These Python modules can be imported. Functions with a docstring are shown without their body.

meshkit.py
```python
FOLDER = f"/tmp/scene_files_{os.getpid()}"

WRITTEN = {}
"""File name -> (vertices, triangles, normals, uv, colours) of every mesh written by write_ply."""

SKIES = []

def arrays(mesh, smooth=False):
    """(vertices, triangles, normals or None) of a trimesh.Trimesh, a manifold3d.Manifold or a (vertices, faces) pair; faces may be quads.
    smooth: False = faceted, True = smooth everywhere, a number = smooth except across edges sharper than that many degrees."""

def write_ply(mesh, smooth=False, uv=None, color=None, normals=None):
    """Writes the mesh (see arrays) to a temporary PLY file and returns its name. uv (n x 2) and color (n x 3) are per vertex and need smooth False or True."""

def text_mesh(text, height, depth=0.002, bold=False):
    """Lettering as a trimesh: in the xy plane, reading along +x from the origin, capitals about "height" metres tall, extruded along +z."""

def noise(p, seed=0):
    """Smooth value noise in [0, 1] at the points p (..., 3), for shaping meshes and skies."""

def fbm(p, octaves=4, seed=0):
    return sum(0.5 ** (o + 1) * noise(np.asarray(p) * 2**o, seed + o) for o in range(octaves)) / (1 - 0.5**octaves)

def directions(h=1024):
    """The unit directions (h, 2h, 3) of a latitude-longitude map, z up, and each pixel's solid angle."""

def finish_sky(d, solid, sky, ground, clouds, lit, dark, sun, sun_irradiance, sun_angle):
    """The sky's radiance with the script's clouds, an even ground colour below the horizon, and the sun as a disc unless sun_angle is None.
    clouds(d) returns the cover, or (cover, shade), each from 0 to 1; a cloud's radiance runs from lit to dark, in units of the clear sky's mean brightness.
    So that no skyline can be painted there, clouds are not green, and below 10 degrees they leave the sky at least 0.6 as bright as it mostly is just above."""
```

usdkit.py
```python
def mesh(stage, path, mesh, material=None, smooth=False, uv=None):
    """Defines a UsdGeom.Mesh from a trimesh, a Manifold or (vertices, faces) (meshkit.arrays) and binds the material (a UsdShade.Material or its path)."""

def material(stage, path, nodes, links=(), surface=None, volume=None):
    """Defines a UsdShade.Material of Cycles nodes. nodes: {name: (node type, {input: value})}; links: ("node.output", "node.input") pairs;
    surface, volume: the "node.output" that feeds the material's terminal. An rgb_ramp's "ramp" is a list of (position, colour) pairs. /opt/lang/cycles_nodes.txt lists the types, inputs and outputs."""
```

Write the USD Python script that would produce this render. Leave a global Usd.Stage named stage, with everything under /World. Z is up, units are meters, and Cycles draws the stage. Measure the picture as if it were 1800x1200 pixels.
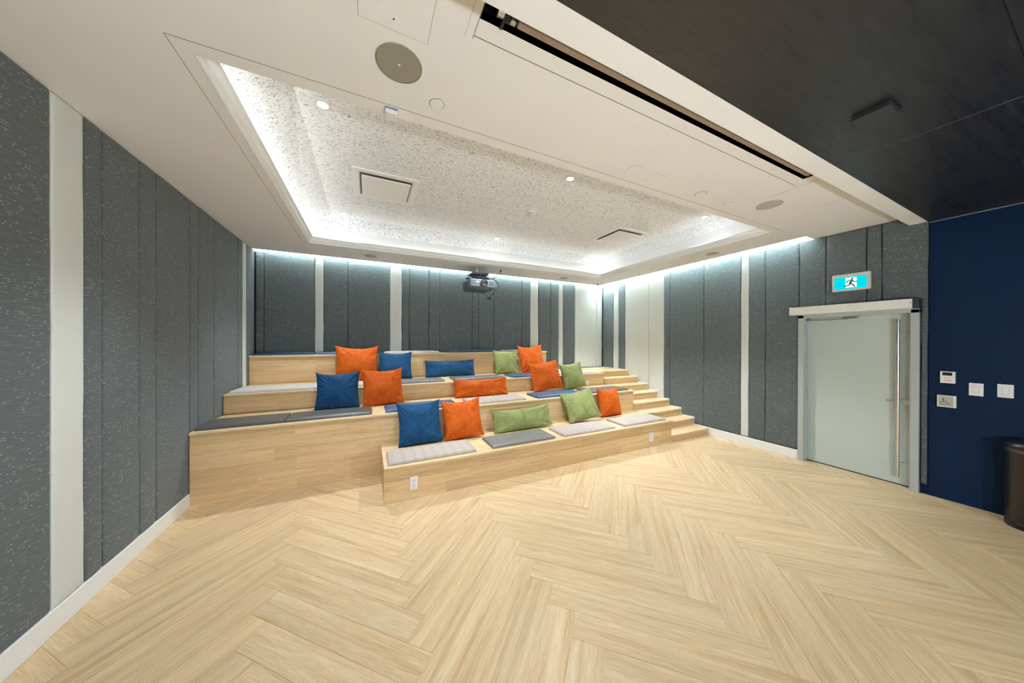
import math, random
import numpy as np
import trimesh
from shapely.geometry import Polygon, LineString, Point, box as sbox
from shapely import affinity
from shapely.ops import unary_union
import usdkit, meshkit
from pxr import Usd, UsdGeom, UsdLux, UsdShade, Gf, Sdf, Vt

stage = Usd.Stage.CreateInMemory()
UsdGeom.SetStageUpAxis(stage, 'Z')
UsdGeom.SetStageMetersPerUnit(stage, 1.0)
UsdGeom.Xform.Define(stage, '/World')
UsdGeom.Scope.Define(stage, '/World/Looks')

# ------------------------------------------------------------------ camera, lights, exposure
YAW, PIT, ROL, EYE = 0.449, -0.0024, 0.0025, 1.7
_f = np.array([math.sin(YAW) * math.cos(PIT), math.cos(YAW) * math.cos(PIT), math.sin(PIT)])
_r = np.array([math.cos(YAW), -math.sin(YAW), 0.0])
_u = np.cross(_r, _f)
RT = _r * math.cos(ROL) + _u * math.sin(ROL)
UP = -_r * math.sin(ROL) + _u * math.cos(ROL)
cam = UsdGeom.Camera.Define(stage, '/World/camera')
cam.CreateHorizontalApertureAttr(36.0)
cam.CreateVerticalApertureAttr(24.0)
cam.CreateFocalLengthAttr(36.0 * 523.98 / 1800.0)
cam.CreateClippingRangeAttr(Gf.Vec2f(0.05, 100.0))
EXPOSURE = 0.42
cam.CreateExposureAttr(EXPOSURE)
cam.AddTransformOp().Set(Gf.Matrix4d(*RT, 0, *UP, 0, *(-_f), 0, 0, 0, EYE, 1))

LED_TRAY = 8.5          # emission of the strips in the ceiling tray
LED_SLOT = 680.0          # emission of the strips above the back and right walls
DOWN = 3900.0              # six downlights in the tray
FRONT = 165.0             # downlights of the dark ceiling behind the camera
AMBIENT = 0.0


def disk_light(path, loc, radius, power, color):
    l = UsdLux.DiskLight.Define(stage, path)
    l.CreateRadiusAttr(radius)
    l.CreateIntensityAttr(power)
    l.CreateColorAttr(Gf.Vec3f(*color))
    l.CreateNormalizeAttr(False)
    UsdGeom.Xformable(l).AddTranslateOp().Set(Gf.Vec3d(*loc))
    return l


def spot_light(path, loc, radius, power, color, angle, soft):
    l = UsdLux.SphereLight.Define(stage, path)
    l.CreateRadiusAttr(radius)
    l.CreateIntensityAttr(power)
    l.CreateColorAttr(Gf.Vec3f(*color))
    l.CreateNormalizeAttr(False)
    sh = UsdLux.ShapingAPI.Apply(l.GetPrim())
    sh.CreateShapingConeAngleAttr(angle)
    sh.CreateShapingConeSoftnessAttr(soft)
    UsdGeom.Xformable(l).AddTranslateOp().Set(Gf.Vec3d(*loc))
    return l


# ------------------------------------------------------------------ room numbers
XL, XR, YB = -1.64, 5.60, 6.09       # panel faces of the left, right and back wall
YF = -3.0                            # front wall, behind the camera
ZC, ZD, ZT = 3.133, 3.035, 3.575     # white ceiling, dark ceiling and beam, tray ceiling
G0, GO, RI = 3.335, 0.263, 0.127     # first riser, going, rise of the stairs
XS = 4.58                            # where the tiers end and the stairs begin
T1Z, T2Z, T3Z, T4Z = 3 * RI, 6 * RI, 8 * RI, 1.4636
T1Y, T2Y, T3Y, T4Y = 3.335, 4.138, 4.925, 5.817
rng = random.Random(7)


# ------------------------------------------------------------------ materials
class Ref(str):
    pass


class Mat:
    def __init__(self, name):
        self.name, self.nodes, self.links, self.k = name, {}, [], 0

    def n(self, kind, out=None, **inp):
        self.k += 1
        nm = f'n{self.k}'
        vals = {}
        for a, v in inp.items():
            if isinstance(v, Ref):
                self.links.append((str(v), f'{nm}.{a}'))
            else:
                vals[a] = v
        self.nodes[nm] = (kind, vals)
        return (lambda o: Ref(f'{nm}.{o}')) if out is None else Ref(f'{nm}.{out}')

    def math(self, op, a, b=0.0, c=0.0):
        return self.n('math', 'value', math_type=op, value1=a, value2=b, value3=c)

    def mixc(self, f, a, b):
        return self.n('mix_color', 'result', fac=f, a=a, b=b)

    def ramp(self, f, stops):
        return self.n('rgb_ramp', 'color', fac=f, ramp=stops)

    def done(self, **p):
        s = self.n('principled_bsdf', 'BSDF', **p)
        return usdkit.material(stage, '/World/Looks/' + self.name, self.nodes, self.links, surface=str(s))

    def close(self, s):
        return usdkit.material(stage, '/World/Looks/' + self.name, self.nodes, self.links, surface=str(s))


def srgb(r, g, b):
    f = lambda c: (c / 255 / 12.92) if c <= 10 else ((c / 255 + 0.055) / 1.055) ** 2.4
    return (f(r), f(g), f(b))


def plain(name, col, rough=0.5, **k):
    return Mat(name).done(base_color=col, roughness=rough, **k)


def glow(name, col, strength):
    m = Mat(name)
    return m.close(m.n('emission', 'emission', color=col, strength=strength))


def wood(name, light, mid, dark, rough=0.45, var=0.16):
    """Oak boards; st runs along the board in metres, each board offset by hundreds."""
    m = Mat(name)
    uv = m.n('uvmap', 'UV', attribute='st')
    sx = m.n('separate_xyz', vector=uv)
    cell = m.math('floor', m.math('divide', sx('x'), 100.0))
    rnd = m.n('white_noise_texture', dimensions='1D', w=cell)
    v1 = m.n('mapping', 'vector', vector=uv, mapping_type='point', scale=(1.1, 22.0, 1.0))
    n1 = m.n('noise_texture', 'fac', vector=v1, scale=1.0, detail=5.0, roughness=0.6, distortion=0.6)
    v2 = m.n('mapping', 'vector', vector=uv, mapping_type='point', scale=(9.0, 190.0, 1.0))
    n2 = m.n('noise_texture', 'fac', vector=v2, scale=1.0, detail=3.0, roughness=0.6)
    v3 = m.n('mapping', 'vector', vector=uv, mapping_type='point', scale=(0.55, 6.0, 1.0))
    n3 = m.n('noise_texture', 'fac', vector=v3, scale=1.0, detail=2.0, roughness=0.5)
    c = m.ramp(n1, [(0.28, dark), (0.46, mid), (0.66, light)])
    f2 = m.n('map_range', 'result', value=n2, from_min=0.36, from_max=0.66, to_min=0.85, to_max=1.06, clamp=True)
    f3 = m.n('map_range', 'result', value=n3, from_min=0.3, from_max=0.7, to_min=0.90, to_max=1.06, clamp=True)
    f4 = m.n('map_range', 'result', value=rnd('value'), from_min=0.0, from_max=1.0, to_min=1.0 - var, to_max=1.0 + var * 0.45, clamp=True)
    f = m.math('multiply', m.math('multiply', f2, f3), f4)
    fv = m.n('combine_xyz', 'vector', x=f, y=f, z=f)
    c = m.n('mix_color', 'result', blend_type='multiply', fac=1.0, a=c, b=fv, use_clamp_result=False)
    bmp = m.n('bump', 'normal', height=n2, strength=0.12, distance=0.002)
    return m.done(base_color=c, roughness=rough, normal=bmp, specular_ior_level=0.4)


FLOORWOOD = wood('floor_oak', srgb(226, 201, 162), srgb(218, 187, 143), srgb(200, 164, 117), 0.42, 0.07)
OAK = wood('bench_oak', srgb(231, 200, 155), srgb(224, 189, 140), srgb(210, 171, 120), 0.45, 0.09)
OAKTOP = wood('bench_oak_top', srgb(233, 206, 165), srgb(227, 197, 151), srgb(212, 178, 128), 0.42, 0.07)


def panel_mat(name, base, dash, amount):
    m = Mat(name)
    pos = m.n('geometry', 'position')
    s = m.n('separate_xyz', vector=pos)
    h = m.math('add', s('x'), s('y'))
    b = m.math('multiply', s('z'), 74.0)
    row = m.math('floor', b)
    off = m.n('white_noise_texture', 'value', dimensions='1D', w=row)
    a = m.math('add', m.math('multiply', h, 60.0), m.math('multiply', off, 13.0))
    cell = m.n('combine_xyz', 'vector', x=m.math('floor', a), y=row, z=0.0)
    r = m.n('white_noise_texture', 'value', dimensions='3D', vector=cell)
    cl = m.n('combine_xyz', 'vector', x=m.math('multiply', h, 4.5), y=m.math('multiply', s('z'), 9.0), z=0.0)
    c = m.n('noise_texture', 'fac', vector=cl, scale=1.0, detail=2.0, roughness=0.6)
    thr = m.math('multiply_add', c, -0.95, 1.37)
    on = m.math('greater_than', r, thr)
    inx = m.math('less_than', m.math('fraction', a), 0.62)
    iny = m.math('less_than', m.math('absolute', m.math('subtract', m.math('fraction', b), 0.5)), 0.10)
    f = m.math('multiply', m.math('multiply', on, inx), m.math('multiply', iny, amount))
    wv = m.n('combine_xyz', 'vector', x=m.math('multiply', h, 260.0), y=m.math('multiply', s('z'), 420.0), z=0.0)
    w = m.n('noise_texture', 'fac', vector=wv, scale=1.0, detail=1.0)
    col = m.mixc(w, tuple(x * 0.75 for x in base), tuple(x * 1.25 for x in base))
    sv = m.n('combine_xyz', 'vector', x=m.math('multiply', h, 13.0), y=m.math('multiply', s('z'), 130.0), z=0.0)
    sn = m.n('noise_texture', 'fac', vector=sv, scale=1.0, detail=2.0, roughness=0.6)
    sf = m.n('map_range', 'result', value=sn, from_min=0.54, from_max=0.72, to_min=0.0, to_max=0.20, clamp=True)
    col = m.mixc(sf, col, dash)
    col = m.mixc(f, col, dash)
    bm = m.n('bump', 'normal', height=w, strength=0.15, distance=0.002)
    return m.done(base_color=col, roughness=0.85, normal=bm, specular_ior_level=0.25, sheen_weight=0.15)


FABRIC_DARK = panel_mat('charcoal_fabric', srgb(90, 97, 98), srgb(188, 192, 190), 0.85)
_m = Mat('offwhite_fabric')
_n = _m.n('noise_texture', 'fac', vector=_m.n('geometry', 'position'), scale=260.0, detail=2.0)
FABRIC_WHITE = _m.done(base_color=_m.mixc(_n, srgb(206, 209, 203), srgb(224, 226, 221)), roughness=0.85,
                       normal=_m.n('bump', 'normal', height=_n, strength=0.25, distance=0.002), specular_ior_level=0.25)
_m = Mat('navy_wallcovering')
_p = _m.n('geometry', 'position')
_n = _m.n('noise_texture', 'fac', vector=_m.n('mapping', 'vector', vector=_p, scale=(180.0, 180.0, 300.0)), scale=1.0, detail=2.0)
NAVY = _m.done(base_color=_m.mixc(_n, srgb(0, 24, 50), srgb(3, 38, 76)), roughness=0.6,
               normal=_m.n('bump', 'normal', height=_n, strength=0.3, distance=0.002), specular_ior_level=0.2)
_m = Mat('white_paint')
_n = _m.n('noise_texture', 'fac', vector=_m.n('geometry', 'position'), scale=0.7, detail=2.0)
PAINT = _m.done(base_color=_m.mixc(_n, srgb(234, 231, 229), srgb(238, 235, 233)), roughness=0.6, specular_ior_level=0.3)
BRIGHT = plain('bright_white_paint', srgb(238, 239, 238), 0.5)
_m = Mat('dark_ceiling_paint')
_p = _m.n('geometry', 'position')
_n = _m.n('noise_texture', 'fac', vector=_m.n('mapping', 'vector', vector=_p, scale=(1.0, 9.0, 1.0)), scale=2.5, detail=6.0, roughness=0.65)
_s = _m.n('noise_texture', 'fac', vector=_m.n('mapping', 'vector', vector=_p, rotation=(0, 0, 0.5), scale=(2.0, 45.0, 1.0)), scale=1.2, detail=3.0, roughness=0.7)
_sc = _m.n('map_range', 'result', value=_s, from_min=0.60, from_max=0.74, to_min=0.0, to_max=0.35, clamp=True)
_c = _m.mixc(_sc, _m.mixc(_n, srgb(24, 25, 28), srgb(36, 37, 41)), srgb(66, 68, 74))
DARKCEIL = _m.done(base_color=_c, roughness=_m.n('map_range', 'result', value=_n, from_min=0.3, from_max=0.7, to_min=0.28, to_max=0.42, clamp=True), specular_ior_level=0.6)
_m = Mat('tray_wallpaper')
_p = _m.n('geometry', 'position')
_d = _m.n('noise_texture', 'color', vector=_p, scale=9.0, detail=2.0)
_v = _m.n('mix_vector', 'result', fac=0.09, a=_p, b=_d)
_n = _m.n('noise_texture', 'fac', vector=_m.n('mapping', 'vector', vector=_v, scale=(38.0, 125.0, 60.0)), scale=1.0, detail=1.0, roughness=0.5, distortion=0.7)
_n2 = _m.n('noise_texture', 'fac', vector=_m.n('mapping', 'vector', vector=_v, rotation=(0, 0, 0.9), scale=(38.0, 125.0, 60.0)), scale=1.0, detail=1.0, roughness=0.5, distortion=0.7)
_a = _m.n('map_range', 'result', value=_m.math('maximum', _n, _n2), from_min=0.61, from_max=0.69, to_min=0.0, to_max=0.8, clamp=True)
WALLPAPER = _m.done(base_color=_m.mixc(_a, srgb(240, 242, 243), srgb(140, 142, 142)), roughness=0.8,
                    normal=_m.n('bump', 'normal', height=_n, strength=0.4, distance=0.004), specular_ior_level=0.25)


def velvet(name, a, b):
    m = Mat(name)
    p = m.n('texture_coordinate', 'object')
    n = m.n('noise_texture', 'fac', vector=p, scale=7.0, detail=5.0, roughness=0.65, distortion=0.8)
    f = m.n('noise_texture', 'fac', vector=p, scale=260.0, detail=2.0)
    c = m.mixc(m.n('map_range', 'result', value=n, from_min=0.3, from_max=0.7, clamp=True), a, b)
    h = m.n('noise_texture', 'fac', vector=p, scale=22.0, detail=3.0, distortion=1.0)
    b1 = m.n('bump', 'normal', height=h, strength=0.25, distance=0.01)
    return m.done(base_color=c, roughness=0.75, normal=m.n('bump', 'normal', height=f, strength=0.2, distance=0.002, normal=b1),
                  sheen_weight=0.35, sheen_roughness=0.4, sheen_tint=tuple(min(1, x * 1.6 + 0.05) for x in b), specular_ior_level=0.2)


ORANGE = velvet('orange_velvet', srgb(182, 66, 8), srgb(214, 106, 24))
BLUE = velvet('blue_velvet', srgb(14, 54, 92), srgb(27, 80, 120))
GREEN = velvet('green_velvet', srgb(120, 130, 76), srgb(156, 162, 104))
_m = Mat('plaid_fabric')
_p = _m.n('geometry', 'position')
_s = _m.n('separate_xyz', vector=_p)
_fx = _m.math('less_than', _m.math('fraction', _m.math('multiply', _s('x'), 9.0)), 0.06)
_fy = _m.math('less_than', _m.math('fraction', _m.math('multiply', _s('y'), 9.0)), 0.06)
_fx2 = _m.math('less_than', _m.math('absolute', _m.math('subtract', _m.math('fraction', _m.math('multiply', _s('x'), 9.0)), 0.22)), 0.03)
_l = _m.math('multiply', _m.math('maximum', _m.math('maximum', _fx, _fy), _fx2), 0.4)
_n = _m.n('noise_texture', 'fac', vector=_p, scale=300.0, detail=2.0)
PLAID = _m.done(base_color=_m.mixc(_l, _m.mixc(_n, srgb(170, 158, 148), srgb(190, 178, 168)), srgb(126, 116, 112)), roughness=0.85, specular_ior_level=0.25)


def vinyl(name, a, b, rough):
    m = Mat(name)
    p = m.n('geometry', 'position')
    n = m.n('noise_texture', 'fac', vector=p, scale=6.0, detail=4.0)
    g = m.n('noise_texture', 'fac', vector=p, scale=320.0, detail=2.0)
    return m.done(base_color=m.mixc(n, a, b), roughness=rough, normal=m.n('bump', 'normal', height=g, strength=0.15, distance=0.002), specular_ior_level=0.5)


GREYVINYL = vinyl('grey_vinyl', srgb(112, 108, 104), srgb(134, 129, 124), 0.35)
DARKVINYL = vinyl('charcoal_vinyl', srgb(74, 73, 71), srgb(96, 93, 90), 0.36)
BROWNVINYL = vinyl('taupe_vinyl', srgb(92, 82, 84), srgb(112, 100, 100), 0.36)
BLUEVINYL = vinyl('blue_vinyl', srgb(48, 78, 112), srgb(66, 100, 136), 0.35)
NAVYVINYL = vinyl('navy_vinyl', srgb(28, 52, 74), srgb(42, 70, 94), 0.36)
WHITEPAD = plain('offwhite_vinyl', srgb(204, 198, 194), 0.5)

PLASTIC = plain('white_plastic', srgb(232, 231, 229), 0.35)
PLASTIC2 = plain('ivory_plastic', srgb(214, 212, 208), 0.4)
OUTLETGREY = plain('outlet_insert', srgb(222, 222, 222), 0.4)
BLACK = plain('black_plastic', srgb(18, 18, 20), 0.35)
BINBLACK = plain('bin_black', srgb(22, 20, 19), 0.36)
SHADOWGAP = plain('gap_black', srgb(22, 24, 24), 0.8)
STEEL = plain('brushed_steel', (0.62, 0.63, 0.64), 0.24, metallic=1.0)
ALU = plain('aluminium_frame', srgb(186, 192, 192), 0.4, metallic=0.25)
HEADER = plain('operator_cover', srgb(236, 233, 227), 0.4)
ENDCAP = plain('operator_end', srgb(42, 50, 60), 0.4)
GRILLE = plain('grille_khaki', srgb(150, 144, 128), 0.7)
SPKGREY = plain('grille_grey', srgb(186, 180, 172), 0.7)
JOINT = plain('joint_tan', srgb(140, 126, 108), 0.8)
HAIR = plain('joint_grey', srgb(178, 172, 164), 0.8)
PROJ = plain('projector_grey', srgb(92, 100, 106), 0.45)
PROJDARK = plain('projector_dark', srgb(34, 38, 42), 0.4)
LENS = plain('lens_glass', srgb(24, 26, 32), 0.08, coat_weight=1.0)
BRONZE = plain('screen_bar', srgb(186, 170, 158), 0.55)
SCREENCLOTH = plain('screen_cloth', srgb(40, 40, 38), 0.6)
GLASS = None
_m = Mat('frosted_glass')
_n = _m.n('noise_texture', 'fac', vector=_m.n('geometry', 'position'), scale=1.2, detail=2.0)
GLASS = _m.done(base_color=_m.mixc(_n, srgb(188, 199, 193), srgb(198, 208, 202)), roughness=0.16, specular_ior_level=0.5)
VENT = plain('vent_white', srgb(242, 241, 239), 0.45)
VENTIN = plain('vent_inside', srgb(120, 122, 116), 0.6)
FRONTWALL = plain('front_wall_paint', srgb(206, 202, 196), 0.7)
WARM, COOL, MIDW = (1.0, 0.90, 0.76), (0.88, 0.97, 1.0), (0.86, 0.94, 1.0)
E_TRAYL, E_TRAYF, E_TRAYN = (glow('tray_led' + k, (0.95, 0.98, 1.0), LED_TRAY * f) for k, f in (('', 1.25), ('_far', 0.62), ('_near', 0.6)))
E_SLOT = glow('slot_led', (0.76, 0.96, 1.0), LED_SLOT)
E_LENS = glow('lamp_lens', (1.0, 0.96, 0.9), 9.0)
E_GLOBE = glow('globe_glass', (0.80, 0.92, 1.0), FRONT)
E_TEAL = glow('sign_teal', srgb(0, 200, 214), 1.0)
E_WHITE = glow('sign_white', (0.86, 0.97, 1.0), 1.15)
E_RED = glow('red_led', (1.0, 0.10, 0.08), 2.0)
TEALMAN = plain('sign_figure', srgb(0, 128, 128), 0.5)

# ------------------------------------------------------------------ scene helpers
ORIGIN = {}
USED = {}


def numbered(parent, name):
    k = (parent, name)
    n = USED.get(k, 0)
    USED[k] = n + 1
    return name if n == 0 else f'{name}_{n:03d}'


def tag(prim, label=None, cat=None, group=None, kind=None):
    for k, v in (('label', label), ('category', cat), ('group', group), ('kind', kind)):
        if v:
            prim.SetCustomDataByKey(k, v)
    return prim


def thing(name, label, cat, loc=(0, 0, 0), group=None, kind=None):
    path = '/World/' + numbered('/World', name)
    x = UsdGeom.Xform.Define(stage, path)
    x.AddTranslateOp().Set(Gf.Vec3d(*map(float, loc)))
    ORIGIN[path] = np.array(loc, float)
    tag(x.GetPrim(), label, cat, group, kind)
    return path


def struct(name, loc=(0, 0, 0)):
    return thing(name, None, None, loc, None, 'structure')


def tri(mesh):
    if hasattr(mesh, 'to_mesh'):
        q = mesh.to_mesh()
        return trimesh.Trimesh(q.vert_properties[:, :3], q.tri_verts, process=False)
    return mesh


def part(parent, name, mesh, mat, smooth=False, uv=None, label=None, kind=None):
    path = parent + '/' + numbered(parent, name)
    mesh = tri(mesh).copy()
    root = parent
    while root not in ORIGIN:
        root = root.rsplit('/', 1)[0]
    mesh.apply_translation(-ORIGIN[root])
    m = usdkit.mesh(stage, path, mesh, mat, smooth, uv)
    tag(m.GetPrim(), label, None, None, kind)
    return path


cat = trimesh.util.concatenate


def bx(x0, x1, y0, y1, z0, z1):
    m = trimesh.creation.box([abs(x1 - x0), abs(y1 - y0), abs(z1 - z0)])
    m.apply_translation([(x0 + x1) / 2, (y0 + y1) / 2, (z0 + z1) / 2])
    return m


_SPH = trimesh.creation.icosphere(2).vertices
_OCT = np.array([[1, 0, 0], [-1, 0, 0], [0, 1, 0], [0, -1, 0], [0, 0, 1], [0, 0, -1]], float)


def rb(x0, x1, y0, y1, z0, z1, r, chamfer=False):
    """box with rounded (or chamfered) edges"""
    lo, hi = np.minimum((x0, y0, z0), (x1, y1, z1)) + r, np.maximum((x0, y0, z0), (x1, y1, z1)) - r
    c = np.array([[a, b, d] for a in (lo[0], hi[0]) for b in (lo[1], hi[1]) for d in (lo[2], hi[2])])
    s = (_OCT if chamfer else _SPH) * r
    return trimesh.convex.convex_hull((c[:, None, :] + s[None]).reshape(-1, 3))


def cyl(p, q, r, n=24):
    p, q = np.array(p, float), np.array(q, float)
    m = trimesh.creation.cylinder(radius=r, segment=[p, q], sections=n)
    return m


def tube(pts, r, n=10):
    pts = np.array(pts, float)
    circle = Point(0, 0).buffer(r, quad_segs=max(2, n // 4))
    return trimesh.creation.sweep_polygon(circle, pts, engine='earcut')


def smoothpath(pts, k=6):
    pts = np.array(pts, float)
    from scipy.interpolate import CubicSpline
    t = np.r_[0, np.cumsum(np.linalg.norm(np.diff(pts, axis=0), axis=1))]
    return CubicSpline(t, pts)(np.linspace(0, t[-1], (len(pts) - 1) * k + 1))


def prism(poly, z0, z1):
    """polygon (shapely, xy) extruded from z0 to z1"""
    gs = getattr(poly, 'geoms', [poly])
    out = []
    for g in gs:
        m = trimesh.creation.extrude_polygon(g, z1 - z0, engine='earcut')
        m.apply_translation([0, 0, z0])
        out.append(m)
    return cat(out)


def lathe(profile, loc, n=40):
    m = trimesh.creation.revolve(np.array(profile, float), sections=n)
    m.fix_normals()
    m.apply_translation(loc)
    return m


def disc_down(cx, cy, z, r, h, n=40, edge=0.003):
    """flat round thing hanging h below the plane z"""
    return lathe([(0, 0.0), (r, 0.0), (r, -h + edge), (r - edge, -h), (0, -h)][::-1], (cx, cy, z), n)


def board(x0, x1, y0, y1, z0, z1, axis, r=0.0012):
    """a wooden board with eased edges; st in metres along its length, offset at random"""
    m = rb(x0, x1, y0, y1, z0, z1, r, True)
    v = m.vertices[m.faces].reshape(-1, 3)
    nrm = np.repeat(m.face_normals, 3, axis=0)
    f = np.arange(len(v)).reshape(-1, 3)
    oth = [a for a in range(3) if a != axis]
    k, w = rng.randrange(0, 400), rng.uniform(0, 50)
    u = v[:, axis] - min(v[:, axis]) + 100.0 * k + rng.uniform(1, 60)
    pick = np.abs(nrm[:, oth[0]]) > np.abs(nrm[:, oth[1]])
    vv = np.where(pick, v[:, oth[1]], v[:, oth[0]]) + w
    return trimesh.Trimesh(v, f, process=False), np.stack([u, vv], 1)


def put_board(parent, name, mat, *a, **k):
    m, uv = board(*a, **k)
    return part(parent, name, m, mat, False, uv)


# ------------------------------------------------------------------ floor: herringbone planks
W, L = 0.174, 1.211
HX, HY = 2.03, 0.164
fl = struct('floor')
part(fl, 'subfloor', bx(-1.75, 5.85, YF - 0.05, 6.2, -0.06, -0.012), SHADOWGAP)
FLOORPOLY = sbox(-1.655, YF, 5.645, 4.17).difference(sbox(0.16, 3.36, 5.7, 4.3)).union(sbox(5.6, 1.0, 5.85, 2.1))


def plank_mesh(poly, origin, ang):
    bev = 0.0010
    inn = poly.buffer(-bev, join_style=2)
    if inn.is_empty or inn.geom_type != 'Polygon':
        return None
    top = prism(inn, -0.004, 0.0)
    ring = np.array(poly.exterior.coords)[:-1]
    inr = np.array(inn.exterior.coords)[:-1]
    ms = [top]
    ext = prism(poly, -0.010, -0.0016)
    ms.append(ext)
    m = cat(ms)
    v = m.vertices[m.faces].reshape(-1, 3)
    f = np.arange(len(v)).reshape(-1, 3)
    d = v[:, :2] - origin
    u = d[:, 0] * math.cos(ang) + d[:, 1] * math.sin(ang)
    w = -d[:, 0] * math.sin(ang) + d[:, 1] * math.cos(ang)
    uv = np.stack([u + 100.0 * rng.randrange(0, 400) + rng.uniform(2, 60), w + rng.uniform(0, 50)], 1)
    return trimesh.Trimesh(v, f, process=False), uv


s2 = math.sqrt(0.5)
far_m, far_uv = [], []
for j in range(-3, 5):
    for k in range(-60, 60):
        for kind in 'HV':
            a0, b0 = k * W + j * L, k * W - j * L
            if kind == 'H':
                c = [(a0, b0), (a0 + L, b0), (a0 + L, b0 + W), (a0, b0 + W)]
                ang = math.pi / 4
            else:
                c = [(a0, b0 + W), (a0 + W, b0 + W), (a0 + W, b0 + W + L), (a0, b0 + W + L)]
                ang = 3 * math.pi / 4
            pts = [((a - b) * s2 + HX, (a + b) * s2 + HY) for a, b in c]
            p = Polygon(pts)
            if not p.intersects(FLOORPOLY):
                continue
            q = p.intersection(FLOORPOLY)
            for g in getattr(q, 'geoms', [q]):
                if g.geom_type != 'Polygon' or g.area < 0.0006:
                    continue
                r = plank_mesh(g, np.array(pts[0]), ang)
                if r is None:
                    continue
                if g.centroid.y < -0.15:
                    far_m.append(r[0]); far_uv.append(r[1])
                else:
                    part(fl, 'plank', r[0], FLOORWOOD, False, r[1])
part(fl, 'floor_planks', cat(far_m), FLOORWOOD, False, np.vstack(far_uv), kind='stuff')


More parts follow.
